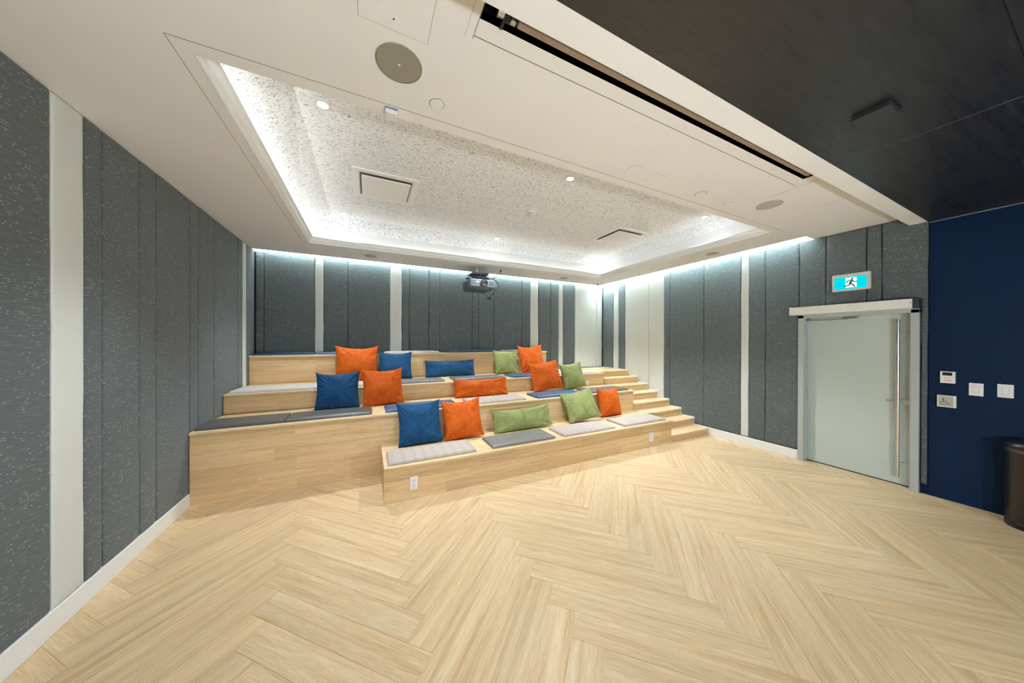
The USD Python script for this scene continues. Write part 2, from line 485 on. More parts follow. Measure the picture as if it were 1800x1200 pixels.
# ------------------------------------------------------------------ wall panels
def padded(wall, s0, s1, z0, z1, white=False, thick=0.022, seed=0):
    """one upholstered panel; s runs along the wall (y on the side walls, x on the back wall)"""
    g = 0.0025
    s0, s1 = s0 + g, s1 - g
    r = min(0.014, (s1 - s0) * 0.3)
    prof = [(0.0, 0.0)]
    for t in (0.0, 0.33, 0.66, 1.0):
        prof.append((r * (1 - math.cos(t * math.pi / 2)), thick - r + r * math.sin(t * math.pi / 2) if thick > r else thick * math.sin(t * math.pi / 2)))
    n = len(prof)
    zs = np.r_[z0, z0 + 0.004, z0 + 0.014, np.linspace(z0 + 0.06, z1 - 0.06, 30), z1 - 0.014, z1 - 0.004, z1]
    dep = np.r_[0.0, 0.7, 1.0, np.ones(30), 1.0, 0.7, 0.0]
    rs = np.random.RandomState(seed)
    o = rs.uniform(0, 900, 2)
    wob = lambda z, k: 0.0032 * (meshkit.noise(np.stack([z * 4.5 + o[k], z * 0 + k, z * 0], -1), seed) - 0.5) * 2
    wl, wr = wob(zs, 0), wob(zs, 1)
    V = []
    mid = np.linspace(0.15, 0.85, 4)
    for i, z in enumerate(zs):
        a, b = s0 + wl[i], s1 + wr[i]
        row = [(a + p, d * dep[i]) for p, d in prof]
        row += [(a + (b - a) * t, (thick + 0.0025 * math.sin(t * math.pi)) * dep[i]) for t in mid]
        row += [(b - p, d * dep[i]) for p, d in prof[::-1]]
        V.append([(s, d, z) for s, d in row])
    V = np.array(V)
    R, C = V.shape[:2]
    idx = np.arange(R * C).reshape(R, C)
    F = np.concatenate([np.stack([idx[:-1, :-1], idx[:-1, 1:], idx[1:, 1:]], -1).reshape(-1, 3),
                        np.stack([idx[:-1, :-1], idx[1:, 1:], idx[1:, :-1]], -1).reshape(-1, 3)])
    P = V.reshape(-1, 3)
    if wall == 'left':
        P = np.stack([XL - thick + P[:, 1], P[:, 0], P[:, 2]], 1)
        F = F[:, ::-1]
    elif wall == 'right':
        P = np.stack([XR + thick - P[:, 1], P[:, 0], P[:, 2]], 1)
    else:
        P = np.stack([P[:, 0], YB + thick - P[:, 1], P[:, 2]], 1)
    m = trimesh.Trimesh(P, F, process=False)
    # keep the normals outwards
    c = m.face_normals.mean(0)
    want = {'left': (1, 0, 0), 'right': (-1, 0, 0), 'back': (0, -1, 0)}[wall]
    if np.dot(c, want) < 0:
        m.invert()
    return m


def panels(path, wall, runs, z0, z1):
    for i, (a, b, wh) in enumerate(runs):
        zz = z0(a, b) if callable(z0) else z0
        zt = z1(a, b) if callable(z1) else z1
        m = padded(wall, min(a, b), max(a, b), zz, zt, wh, seed=int(abs(a) * 1000) + i)
        part(path, 'fabric_panel', m, FABRIC_WHITE if wh else FABRIC_DARK, 50, label='off-white fabric panel' if wh else None)


BBZ = 0.138
wl = struct('wall_left')
part(wl, 'wall_surface', bx(-1.80, -1.662, YF, 6.3, -0.05, 3.4), SHADOWGAP)
panels(wl, 'left', [(-1.9, -0.6, 0), (-0.6, 0.9, 0), (0.9, 2.693, 0), (2.693, 2.915, 1), (2.915, 3.058, 0), (3.058, 3.421, 0), (3.421, 3.63, 0),
                    (3.63, 4.158, 0), (4.158, 4.325, 0), (4.325, 4.69, 0), (4.69, 5.393, 0), (5.393, 5.591, 0), (5.591, 5.737, 1), (5.737, 6.075, 0)], BBZ, 3.131)
wb = struct('wall_back')
part(wb, 'wall_surface', bx(-1.8, 5.8, 6.112, 6.3, 0.9, 3.13), SHADOWGAP)
part(wb, 'cove_wall', bx(-1.66, 5.63, 6.092, 6.3, 3.118, 3.42), BRIGHT)
bk = [-1.632, -1.526, -0.833, -0.7, -0.331, 0.365, 0.581, 0.717, 1.087, 1.305, 1.991, 2.132, 2.488, 3.18, 3.405, 3.628, 3.971, 4.202, 4.337, 4.697, 5.404, 5.592]
bw = {2, 5, 14, 17, 19, 20}
panels(wb, 'back', [(bk[i], bk[i + 1], 1 if i in bw else 0) for i in range(len(bk) - 1)], 1.02, 3.118)
wr = struct('wall_right')
part(wr, 'wall_surface', bx(5.622, 5.90, 2.085, 6.3, -0.05, 3.13), SHADOWGAP)
part(wr, 'cove_wall', bx(5.602, 5.75, 1.925, 6.1, 3.118, 3.42), BRIGHT)
part(wr, 'wall_above_door', bx(5.622, 5.90, 0.97, 2.086, 2.07, 3.3), SHADOWGAP)
part(wr, 'wall_beside_door', bx(5.622, 5.90, 0.97, 1.031, 0, 2.08), NAVY)
part(wr, 'navy_wall', bx(5.612, 5.90, YF, 0.972, -0.02, 3.3), NAVY, label='navy blue wall covering')
rt = [6.075, 5.703, 5.531, 5.321, 4.646, 4.264, 4.126, 3.437, 2.828, 2.712, 2.487, 2.0825]
rw = {1, 3, 4, 8}
panels(wr, 'right', [(rt[i], rt[i + 1], 1 if i in rw else 0) for i in range(len(rt) - 1)], BBZ, lambda a, b: 3.118)
for a, b, zt in ((2.0825, 1.803, 3.131), (1.803, 1.437, 3.131), (1.437, 1.313, 3.131)):
    part(wr, 'fabric_panel', padded('right', b, a, 2.09, zt, seed=int(a * 100)), FABRIC_DARK, 50)
part(wr, 'fabric_panel', cat([padded('right', 0.979, 1.313, 2.09, 3.131, seed=5), padded('right', 0.979, 1.026, 0.11, 2.095, seed=6)]), FABRIC_DARK, 50)
wf = struct('wall_front')
part(wf, 'wall_surface', bx(-1.8, 5.9, YF - 0.1, YF, -0.05, 3.3), FRONTWALL)
# baseboards
part(wr, 'corner_bead', bx(5.603, 5.614, YF, 0.972, ZD - 0.016, ZD - 0.006), plain('bead_grey', srgb(120, 126, 134), 0.6))
bl = struct('baseboard_left')
part(bl, 'board', rb(-1.66, -1.632, YF, T2Y + 0.012, 0, BBZ, 0.003, True), BRIGHT)
br = struct('baseboard_right')
part(br, 'board', rb(5.592, 5.63, 2.083, 3.345, 0, BBZ - 0.008, 0.003, True), BRIGHT)

# ------------------------------------------------------------------ ceiling
ce = struct('ceiling')
OPEN = sbox(-0.79, 2.05, 4.757, 5.25)
SLOT = sbox(0.445, 1.10, 3.46, 1.262)
poly = sbox(-1.70, 1.10, 5.66, 5.97).difference(OPEN).difference(SLOT).difference(sbox(5.377, 1.93, 5.9, 6.2))
part(ce, 'ceiling_board', prism(poly, ZC, ZC + 0.04), PAINT)
part(ce, 'beam', bx(-1.70, 5.5985, 0.982, 1.11, ZD, 3.42), PAINT)
part(ce, 'dark_ceiling', cat([bx(-1.8, 5.9, 0.217, 0.982, ZD, 3.4), bx(-1.8, 5.9, YF, 0.217, ZD - 0.006, 3.4)]), DARKCEIL, label='near-black ceiling over the front of the room')
# cove roofs of the two light slots
part(ce, 'cove_roof', cat([bx(-1.70, 5.75, 5.80, 6.2, 3.36, 3.42), bx(5.30, 5.75, 1.85, 6.2, 3.36, 3.42), bx(5.25, 5.75, 1.85, 1.93, ZC + 0.001, 3.40),
                           bx(-1.70, 5.35, 5.74, 5.80, ZC + 0.04, 3.42), bx(5.20, 5.26, 1.85, 5.8, ZC + 0.04, 3.42)]), BRIGHT)
part(ce, 'led_strip', bx(-1.62, 5.50, 5.90, 5.925, ZC + 0.042, ZC + 0.055), E_SLOT, label='glowing LED strip')
part(ce, 'led_strip', bx(5.30, 5.325, 2.0, 5.88, ZC + 0.042, ZC + 0.055), E_SLOT, label='glowing LED strip')
# tray
FXL, FXR, FYN, FYF = -0.83, 4.92, 1.90, 5.35
A = {'NL': (-0.50, 2.63, ZT), 'FL': (-0.50, 5.20, ZT), 'FR': (4.79, 5.20, ZT), 'NR': (4.79, 2.63, ZT)}
B = {'NL': (FXL, FYN, 3.28), 'FL': (FXL, FYF, 3.40), 'FR': (FXR, FYF, 3.445), 'NR': (FXR, FYN, 3.455)}


def quad(*p):
    """a thin slab under/behind the quad so that it is solid"""
    p = np.array(p, float)
    n = np.cross(p[1] - p[0], p[3] - p[0])
    n /= np.linalg.norm(n)
    c = p.mean(0)
    if np.dot(n, np.array([2.1, 4.0, 2.0]) - c) > 0:
        n = -n
    v = np.vstack([p, p + n * 0.02])
    f = [[0, 1, 2], [0, 2, 3], [4, 6, 5], [4, 7, 6]] + [x for i in range(4) for x in ([i, (i + 1) % 4, 4 + (i + 1) % 4], [i, 4 + (i + 1) % 4, 4 + i])]
    m = trimesh.Trimesh(v, f, process=False)
    m.fix_normals()
    return m


part(ce, 'tray_ceiling', bx(-0.50, 4.79, 2.63, 5.20, ZT, ZT + 0.03), WALLPAPER, label='speckled wallpaper on the raised tray')
for a, b in (('NL', 'FL'), ('FL', 'FR'), ('FR', 'NR'), ('NR', 'NL')):
    part(ce, 'tray_slope', quad(A[a], A[b], B[b], B[a]), WALLPAPER)
    fa, fb = (B[a][0], B[a][1], ZC + 0.03), (B[b][0], B[b][1], ZC + 0.03)
    part(ce, 'tray_fascia', quad(B[a], B[b], fb, fa), BRIGHT)
prof = Polygon([(0.003, -0.002), (0.003, 0.018), (0.016, 0.019), (0.016, 0.034), (0.026, 0.035), (0.027, 0.046), (0.031, 0.058), (0.038, 0.069), (0.046, 0.076),
                (0.055, 0.079), (0.055, 0.086), (0.045, 0.089), (0.020, 0.062), (0.002, 0.058), (0.002, -0.002)])


def moulding(p, q, inward):
    """profile (inset, rise) run from p to q (mitred at both ends by overrunning)"""
    p, q, inward = np.array(p, float), np.array(q, float), np.array(inward, float)
    d = (q - p) / np.linalg.norm(q - p)
    c = np.array(prof.exterior.coords)[:-1]
    n = len(c)
    V = []
    for base, sgn in ((p, 1), (q, -1)):
        for a, h in c:
            V.append(base + inward * a + d * sgn * max(a, 0) * (1 if sgn == 1 else 1) + np.array([0, 0, ZC + h]))
    V = np.array(V)
    F = []
    for i in range(n):
        k = (i + 1) % n
        F += [[i, k, n + k], [i, n + k, n + i]]
    cap = trimesh.creation.extrude_polygon(prof, 1, engine='earcut')
    m = trimesh.Trimesh(V, F, process=False)
    m.fix_normals()
    return m


tr = struct('trim_1')
part(tr, 'crown_moulding', moulding((-0.79, 2.05, 0), (-0.79, 5.25, 0), (1, 0, 0)), BRIGHT)
part(tr, 'crown_moulding', moulding((-0.79, 5.25, 0), (4.757, 5.25, 0), (0, -1, 0)), BRIGHT)
part(tr, 'crown_moulding', moulding((4.757, 5.25, 0), (4.757, 2.05, 0), (-1, 0, 0)), BRIGHT)
zz = ZC + 0.092
part(ce, 'led_strip', bx(-0.815, -0.797, 2.1, 5.22, ZC + 0.06, ZC + 0.07), E_TRAYL, label='glowing LED strip')
part(ce, 'led_strip', bx(-0.74, 4.70, 5.262, 5.278, ZC + 0.050, ZC + 0.060), E_TRAYF, label='glowing LED strip')
part(ce, 'led_strip', bx(4.766, 4.780, 2.1, 5.22, ZC + 0.041, ZC + 0.050), E_TRAYF, label='glowing LED strip')
part(ce, 'led_strip', bx(-0.74, 4.70, 1.945, 1.965, ZC + 0.045, ZC + 0.056), E_TRAYN, label='glowing LED strip')
# hairline joints in the white ceiling
hz = ZC - 0.0006
line = lambda x0, x1, y0, y1: bx(x0, x1, y0, y1, hz, ZC + 0.001)
part(ce, 'joint', line(-0.862, 4.88, 1.962, 1.9655), JOINT)
part(ce, 'joint', line(-0.864, -0.861, 1.962, 5.25), JOINT)
part(ce, 'joint', line(0.445, 3.56, 1.342, 1.3465), JOINT)
part(ce, 'joint', line(0.442, 0.4455, 1.11, 1.36), JOINT)
part(ce, 'joint', line(0.405, 0.407, 1.11, 1.36), HAIR)
part(ce, 'joint', line(3.58, 3.583, 1.12, 1.55), HAIR)
# recess of the screen slot
part(ce, 'slot_housing', cat([bx(0.43, 3.475, 1.262, 1.275, ZC + 0.002, 3.40), bx(0.43, 0.445, 1.11, 1.262, ZC + 0.002, 3.40), bx(3.46, 3.475, 1.11, 1.262, ZC + 0.002, 3.40),
                              bx(0.43, 3.475, 1.11, 1.275, 3.385, 3.42)]), SCREENCLOTH)
# seams in the dark ceiling
part(ce, 'joint', bx(3.197, 3.203, 0.22, 0.98, ZD - 0.0008, ZD + 0.001), plain('seam_grey', srgb(74, 76, 80), 0.6))


# ------------------------------------------------------------------ things on and in the ceiling
def downlight(x, y, z, label, col, power, r=0.045, lamp=True):
    t = thing('downlight', label, 'ceiling light', (x, y, z), 'recessed ceiling downlights')
    part(t, 'trim_ring', lathe([(r * 0.86, 0.0), (r * 0.9, -0.004), (r * 1.25, -0.005), (r * 1.3, 0.0)], (x, y, z)), PLASTIC, 40)
    part(t, 'lens', lathe([(0, -0.002), (r * 0.88, -0.002), (r * 0.88, 0.001), (0, 0.001)], (x, y, z)), E_LENS)
    if lamp:
        spot_light(t + '/lamp_light', (0, 0, -0.045), r * 0.8, power, col, 45.0, 0.75)


for x, y, l in ((-0.33, 2.80, 'round recessed downlight in the tray nearest the left front corner'), (-0.33, 5.055, 'small round downlight in the far left corner of the tray'),
                (2.11, 5.055, 'small round downlight at the middle of the tray far edge'), (4.57, 5.06, 'small round downlight in the far right corner of the tray'),
                (4.565, 2.80, 'small round downlight in the front right corner of the tray'), (2.10, 2.82, 'round downlight at the middle of the tray near edge')):
    downlight(x, y, ZT, l, MIDW, DOWN * (0.82 if x < 0 else 1.25 if x > 4 else 0.95))
for x, l in ((0.0, 'white globe floor lamp behind the camera, the one nearer the left wall'), (2.2, 'white globe floor lamp behind the camera, the one nearer the navy wall')):
    t = thing('floor_lamp', l, 'floor lamp', (x, -1.6, 0), 'globe floor lamps')
    part(t, 'base', lathe([(0, 0), (0.14, 0), (0.14, 0.012), (0.02, 0.03), (0, 0.03)], (x, -1.6, 0)), BLACK, 40)
    part(t, 'pole', cyl((x, -1.6, 0.02), (x, -1.6, 1.0), 0.01, 12), BLACK, 40)
    g = trimesh.creation.icosphere(3, 0.14)
    g.apply_translation([x, -1.6, 1.13])
    part(t, 'globe', g, E_GLOBE, True)



def speaker(x, y, r, mat, label):
    t = thing('ceiling_speaker', label, 'speaker', (x, y, ZC), 'round ceiling speakers')
    part(t, 'grille', disc_down(x, y, ZC, r * 0.97, 0.004), mat, 40)
    part(t, 'rim', lathe([(r * 0.97, 0.0), (r * 0.97, -0.005), (r, -0.004), (r, 0.0)], (x, y, ZC)), mat, 40)
    part(t, 'badge', disc_down(x, y, ZC - 0.004, 0.006, 0.002, 12, 0.0005), PLASTIC)


speaker(0.142, 1.652, 0.114, GRILLE, 'large round khaki speaker grille in the white ceiling near the tray')
speaker(3.79, 1.653, 0.112, SPKGREY, 'round pale grey speaker grille beside the end of the screen slot')
speaker(0.03, 5.60, 0.10, SPKGREY, 'round ceiling speaker by the back wall light slot above left seats')
speaker(4.02, 5.62, 0.10, SPKGREY, 'round ceiling speaker by the back wall near the right corner')
speaker(5.07, 2.98, 0.09, SPKGREY, 'round ceiling speaker beside the light slot of the right wall')


def cap(x, y, r, h, label, name='sprinkler_cover', c='sprinkler'):
    t = thing(name, label, c, (x, y, ZC), 'round covers in the ceiling')
    part(t, 'cover_plate', disc_down(x, y, ZC, r, h), PAINT, 40)
    part(t, 'shadow_ring', disc_down(x, y, ZC, r + 0.0035, 0.001), JOINT)


cap(0.373, 1.833, 0.042, 0.005, 'small round white cover plate right of the khaki speaker')
cap(2.912, 1.82, 0.048, 0.003, 'round white cover in the ceiling between the square hatches and the disc')
cap(3.375, 1.822, 0.042, 0.004, 'small white disc in the ceiling left of the pale grey speaker')
cap(0.40, 5.46, 0.035, 0.008, 'small white disc by the tray far edge above the orange pillow')
cap(5.10, 2.55, 0.04, 0.010, 'small white disc by the right light slot above the narrow white panel')


def hatch(x0, x1, y0, y1, label, group=None, drop=0.0015, mat=None):
    t = thing('access_panel', label, 'access panel', ((x0 + x1) / 2, (y0 + y1) / 2, ZC), group)
    part(t, 'door_leaf', bx(x0 + 0.002, x1 - 0.002, y0 + 0.002, y1 - 0.002, ZC - drop, ZC), PAINT)
    part(t, 'frame_gap', bx(x0, x1, y0, y1, ZC - 0.0007, ZC), mat or HAIR)
    return t


h = hatch(-0.044, 0.257, 1.19, 1.484, 'square access panel in the ceiling above the khaki speaker', mat=JOINT)
part(h, 'latch', disc_down(0.10, 1.43, ZC - 0.0015, 0.004, 0.001, 10, 0.0003), BLACK)
hatch(1.945, 2.072, 1.755, 1.87, 'left one of two small square ceiling hatches', 'small square hatches')
hatch(2.20, 2.335, 1.76, 1.888, 'right one of two small square ceiling hatches', 'small square hatches')
hatch(3.60, 4.285, 1.19, 1.575, 'wide flush access panel near the right end of the white ceiling')
hatch(4.295, 4.69, 1.24, 1.562, 'smaller flush access panel next to the right wall')
hatch(4.35, 4.62, 5.48, 5.62, 'small flush hatch in the ceiling above the back right corner')
t = thing('motion_sensor', 'small white box sensor on the near edge of the ceiling tray', 'sensor', (0.127, 2.02, ZC))
part(t, 'housing', rb(0.092, 0.162, 1.985, 2.062, ZC - 0.03, ZC - 0.004, 0.004), PLASTIC, 40)
part(t, 'mounting_plate', bx(0.09, 0.162, 1.978, 2.0, ZC - 0.004, ZC), plain('sensor_blue', srgb(120, 140, 160), 0.4))
t = thing('security_camera', 'tiny black camera at the back right ceiling corner', 'camera', (5.20, 5.80, ZC))
part(t, 'dome', lathe([(0, -0.03), (0.012, -0.026), (0.02, -0.012), (0.022, 0), (0, 0)], (5.20, 5.83, ZC), 20), BLACK, 40)

for cx, cy, l in ((0.19, 3.99, 'square white air diffuser in the left half of the tray'), (4.05, 3.99, 'square white air diffuser in the right half of the tray')):
    t = thing('air_diffuser', l, 'vent', (cx, cy, ZT), 'square air diffusers in the tray')
    o, i = 0.355, 0.262
    ring = sbox(cx - o, cy - o, cx + o, cy + o).difference(sbox(cx - i - .03, cy - i - .03, cx + i + .03, cy + i + .03))
    part(t, 'frame', prism(ring, ZT - 0.012, ZT), VENT)
    part(t, 'cone', cat([quad((cx + sx * (i + .03), cy - sx * sy * (i + .03), ZT - 0.010), (cx + sx * (i + .03), cy + sx * sy * (i + .03), ZT - 0.010),
                               (cx + sx * (i - .02), cy + sx * sy * (i - .02), ZT + 0.02), (cx + sx * (i - .02), cy - sx * sy * (i - .02), ZT + 0.02)) for sx in (1, -1) for sy in (1,)]
                             + [quad((cx - (i + .03), cy + sy * (i + .03), ZT - 0.010), (cx + (i + .03), cy + sy * (i + .03), ZT - 0.010),
                                     (cx + (i - .02), cy + sy * (i - .02), ZT + 0.02), (cx - (i - .02), cy + sy * (i - .02), ZT + 0.02)) for sy in (1, -1)]), VENT)
    part(t, 'throat', bx(cx - i - .03, cx + i + .03, cy - i - .03, cy + i + .03, ZT - 0.003, ZT - 0.0005), VENTIN)
    part(t, 'face_plate', rb(cx - i, cx + i, cy - i, cy + i, ZT - 0.034, ZT - 0.022, 0.003), VENT, 40)
    part(t, 'hanger', cat([cyl((cx + a, cy + b, ZT - 0.024), (cx + a, cy + b, ZT), 0.006, 8) for a in (-.2, .2) for b in (-.2, .2)]), VENT)
t = thing('smoke_detector', 'round white smoke detector with a drum body in the middle of the tray', 'smoke detector', (2.137, 3.77, ZT))
part(t, 'base', disc_down(2.137, 3.77, ZT, 0.085, 0.014), PLASTIC, 40)
part(t, 'drum', lathe([(0, -0.062), (0.036, -0.060), (0.048, -0.052), (0.050, -0.032), (0.056, -0.03), (0.056, -0.013), (0, -0.013)], (2.137, 3.77, ZT)), PLASTIC, 40)
part(t, 'sensing_slot', lathe([(0.0485, -0.044), (0.0505, -0.044), (0.0505, -0.038), (0.0485, -0.038)], (2.137, 3.77, ZT)), HAIR)
t = thing('ceiling_sprinkler', 'small round white sprinkler beside the smoke detector', 'sprinkler', (2.135, 4.25, ZT))
part(t, 'escutcheon', disc_down(2.135, 4.25, ZT, 0.05, 0.008), PLASTIC, 40)
part(t, 'cap_disc', disc_down(2.135, 4.25, ZT - 0.008, 0.034, 0.016), PLASTIC, 40)

# projector screen in its slot
t = thing('projection_screen', 'rolled up projection screen inside the long dark ceiling slot', 'projector screen', (1.95, 1.19, ZC))
part(t, 'bottom_bar', rb(0.60, 3.36, 1.176, 1.206, 3.105, 3.135, 0.005), BRONZE, 40, label='grey-brown bottom bar')
part(t, 'roller', cyl((0.60, 1.19, 3.25), (3.40, 1.19, 3.25), 0.055), SCREENCLOTH, 40)
part(t, 'end_bracket', cat([rb(0.535, 0.55, 1.15, 1.255, 3.12, 3.36, 0.003), cyl((0.55, 1.205, 3.15), (0.60, 1.205, 3.15), 0.03, 20)]), BLACK, 40)
part(t, 'end_bracket', rb(3.40, 3.415, 1.12, 1.255, 3.14, 3.36, 0.003), BLACK)
part(t, 'motor_head', cyl((0.505, 1.20, 3.14), (0.535, 1.20, 3.14), 0.022, 20), STEEL, 40, label='shiny metal motor head')
part(t, 'limit_switch', rb(0.562, 0.588, 1.178, 1.20, 3.10, 3.13, 0.004), STEEL, 40)

t = thing('ceiling_receiver', 'low black rectangular box fixed to the dark ceiling', 'receiver', (2.66, 0.65, ZD))
part(t, 'housing', rb(2.585, 2.735, 0.578, 0.724, ZD - 0.032, ZD, 0.004), plain('box_black', srgb(46, 46, 50), 0.5), 40)
part(t, 'end_lip', rb(2.715, 2.748, 0.572, 0.730, ZD - 0.022, ZD, 0.004), plain('box_black_edge', srgb(38, 38, 42), 0.5), 40)
part(t, 'indicator', disc_down(2.70, 0.64, ZD - 0.032, 0.005, 0.001, 10, 0.0003), BLACK)

# projector
t = thing('projector', 'dark grey projector hanging from the ceiling in front of the back wall', 'projector', (1.95, 5.55, 2.68))
PX0, PX1, PY0, PY1, PZ0, PZ1 = 1.695, 2.185, 5.30, 5.80, 2.675, 2.855
body = trimesh.convex.convex_hull(np.vstack([rb(PX0, PX1, PY0, PY1, PZ0 + 0.035, PZ1, 0.012).vertices, rb(PX0 + 0.03, PX1 - 0.03, PY0 + 0.05, PY1 - 0.02, PZ0, PZ0 + 0.05, 0.01).vertices]))
part(t, 'body', body, PROJ, 30)
lx, lz = 1.965, 2.79
ln = lathe([(0.0, 0.0), (0.066, 0.0), (0.070, 0.012), (0.070, 0.032), (0.058, 0.034), (0.050, 0.020), (0.0, 0.020)], (0, 0, 0))
ln.apply_transform(trimesh.transformations.rotation_matrix(math.pi / 2, [1, 0, 0]))
ln.apply_translation([lx, PY0 + 0.008, lz])
lr = part(t, 'lens_ring', ln, PROJDARK, 40)
gl = lathe([(0.0, 0.030), (0.02, 0.028), (0.046, 0.020), (0.0, 0.018)], (0, 0, 0))
gl.apply_transform(trimesh.transformations.rotation_matrix(math.pi / 2, [1, 0, 0]))
gl.apply_translation([lx, PY0 + 0.008, lz])
part(lr, 'lens_glass', gl, LENS, 40)
rg = lathe([(0.030, 0.031), (0.034, 0.034), (0.038, 0.031)], (0, 0, 0))
rg.apply_transform(trimesh.transformations.rotation_matrix(math.pi / 2, [1, 0, 0]))
rg.apply_translation([lx, PY0 + 0.008, lz])
part(lr, 'inner_ring', rg, STEEL, 40)
part(t, 'name_plate', bx(1.805, 1.865, PY0 - 0.003, PY0 + 0.004, 2.795, 2.812), PLASTIC, label='small white sticker')
for k in range(7):
    part(t, 'vent_slat', bx(2.07 + k * 0.014, 2.076 + k * 0.014, PY0 - 0.002, PY0 + 0.004, 2.745, 2.825), PROJDARK)
part(t, 'side_vent', cat([bx(PX0 - 0.002, PX0 + 0.004, 5.40 + k * 0.03, 5.415 + k * 0.03, 2.73, 2.82) for k in range(9)]), PROJDARK)
part(t, 'foot', cat([cyl((x, y, PZ0 - 0.012), (x, y, PZ0 + 0.01), 0.016, 14) for x in (1.76, 2.12) for y in (5.38, 5.74)]), PROJDARK, 40)
part(t, 'bracket', cat([rb(1.76, 2.10, 5.36, 5.72, 2.885, 2.90, 0.004), rb(1.80, 1.83, 5.40, 5.70, 2.85, 2.89, 0.004), rb(2.03, 2.06, 5.40, 5.70, 2.85, 2.89, 0.004)]), PROJDARK, 40)
part(t, 'rail', cat([rb(1.72, 2.10, 5.40, 5.44, 2.905, 2.935, 0.004), rb(1.72, 2.10, 5.62, 5.66, 2.905, 2.935, 0.004), rb(1.90, 1.94, 5.38, 5.68, 2.93, 2.97, 0.004)]), plain('bracket_grey', srgb(70, 78, 84), 0.4), 40)
part(t, 'ceiling_plate', cat([rb(1.755, 2.09, 5.37, 5.68, 2.965, 3.00, 0.004), ]), plain('plate_grey', srgb(100, 108, 114), 0.4), 40)
part(t, 'drop_pole', cyl((1.91, 5.55, 2.99), (1.91, 5.55, 3.13), 0.022, 20), PLASTIC, 40)
c1 = smoothpath([(2.12, 5.62, 2.93), (2.22, 5.52, 2.93), (2.27, 5.45, 2.87), (2.31, 5.42, 2.80), (2.29, 5.42, 2.73), (2.24, 5.42, 2.70), (2.22, 5.45, 2.66), (2.18, 5.43, 2.59), (2.12, 5.41, 2.53)])
part(t, 'power_cable', tube(c1, 0.006), BLACK, 40)
part(t, 'plug', cat([rb(2.085, 2.145, 5.39, 5.43, 2.50, 2.535, 0.006), cyl((2.10, 5.41, 2.50), (2.06, 5.41, 2.525), 0.008, 10)]), BLACK, 40)
c2 = smoothpath([(2.18, 5.72, 2.80), (2.27, 5.60, 2.84), (2.25, 5.50, 2.93), (2.30, 5.44, 2.97), (2.35, 5.42, 3.03), (2.36, 5.42, 3.07)])
part(t, 'signal_cable', tube(c2, 0.004), BLACK, 40)
part(t, 'plug', rb(2.348, 2.372, 5.408, 5.432, 3.06, 3.10, 0.005), BLACK, 40)
part(t, 'signal_cable', tube(smoothpath([(1.98, 5.5, 2.69), (1.97, 5.42, 2.64), (1.985, 5.42, 2.60)]), 0.003), BLACK, 40)


# ------------------------------------------------------------------ tiers
def row_boards(path, name, mat, x0, x1, rows, make, lens=(0.7, 1.5), starts=None):
    """rows: list of (lo, hi); make(x0, x1, lo, hi) -> board args"""
    for i, (lo, hi) in enumerate(rows):
        x = x0
        cuts = []
        c = x0 + (starts[i] if starts else rng.uniform(0.25, 1.1))
        while c < x1 - 0.2:
            cuts.append(c)
            c += rng.uniform(*lens)
        for a, b in zip([x0] + cuts, cuts + [x1]):
            put_board(path, name, mat, *make(a, b, lo, hi), axis=0)


def tier(label, loc, x0, x1, yf, yb, zb, zt, riser_rows, top_rows, starts=None, end_right=True, end_left=False, nose=0.022):
    t = thing('tier_bench', label, 'bench', loc, 'stepped oak seating tiers')
    th = 0.020
    part(t, 'core', bx(x0 + 0.004, x1 - 0.006, yf + 0.019, yb, zb, zt - th), SHADOWGAP if False else OAKCORE)
    row_boards(t, 'riser_board', OAK, x0, x1, riser_rows, lambda a, b, lo, hi: (a, b, yf, yf + 0.02, lo, hi), starts=starts)
    put_board(t, 'nosing', OAKTOP, x0, x1 + (0.012 if end_right else 0), yf - nose, yf + 0.085, zt - 0.030, zt, axis=0, r=0.006)
    row_boards(t, 'seat_board', OAKTOP, x0, x1, top_rows, lambda a, b, lo, hi: (a, b, lo, hi, zt - th, zt))
    if end_right:
        put_board(t, 'end_board', OAK, x1 - 0.018, x1, yf + 0.001, yb, zb, zt - th, axis=1)
    if end_left:
        put_board(t, 'end_board', OAK, x0 - 0.0, x0 + 0.018, yf + 0.001, yb, zb, zt - th, axis=1)
    return t


OAKCORE = plain('oak_core', srgb(196, 166, 122), 0.6)
rows = lambda lo, hi, n: [(lo + (hi - lo) * i / n, lo + (hi - lo) * (i + 1) / n) for i in range(n)]
tier('front oak bench tier standing on the floor, lowest of the four', (2.36, 3.7, 0), 0.145, XS, T1Y, T2Y, 0, T1Z,
     rows(0, T1Z - 0.028, 3), rows(T1Y + 0.085, T2Y, 6), end_left=True)
tier('second oak bench tier with the tall riser reaching the left wall', (1.47, 4.5, 0), -1.634, XS, T2Y, T3Y, 0, T2Z,
     rows(0, T2Z - 0.028, 6), rows(T2Y + 0.085, T3Y, 6), starts=[0.9, 0.54, 0.9, 0.69, 0.39, 0.88])
tier('third oak bench tier from the floor, below the back bench', (1.47, 5.5, 0), -1.634, XS, T3Y, 6.07, 0, T3Z,
     rows(T2Z, T3Z - 0.028, 2), rows(T3Y + 0.085, 6.07, 8), starts=[0.55, 1.3])
tier('topmost oak bench tier along the back wall', (1.0, 5.9, T3Z), -1.634, 3.67, T4Y, 6.075, T3Z, T4Z,
     rows(T3Z, T4Z - 0.028, 3), rows(T4Y + 0.085, 6.075, 2), starts=[1.9, 0.85, 1.5])
t = thing('staircase', 'eight oak steps climbing along the right wall beside the tiers', 'stairs', (5.08, 4.2, 0))
XE = 5.575
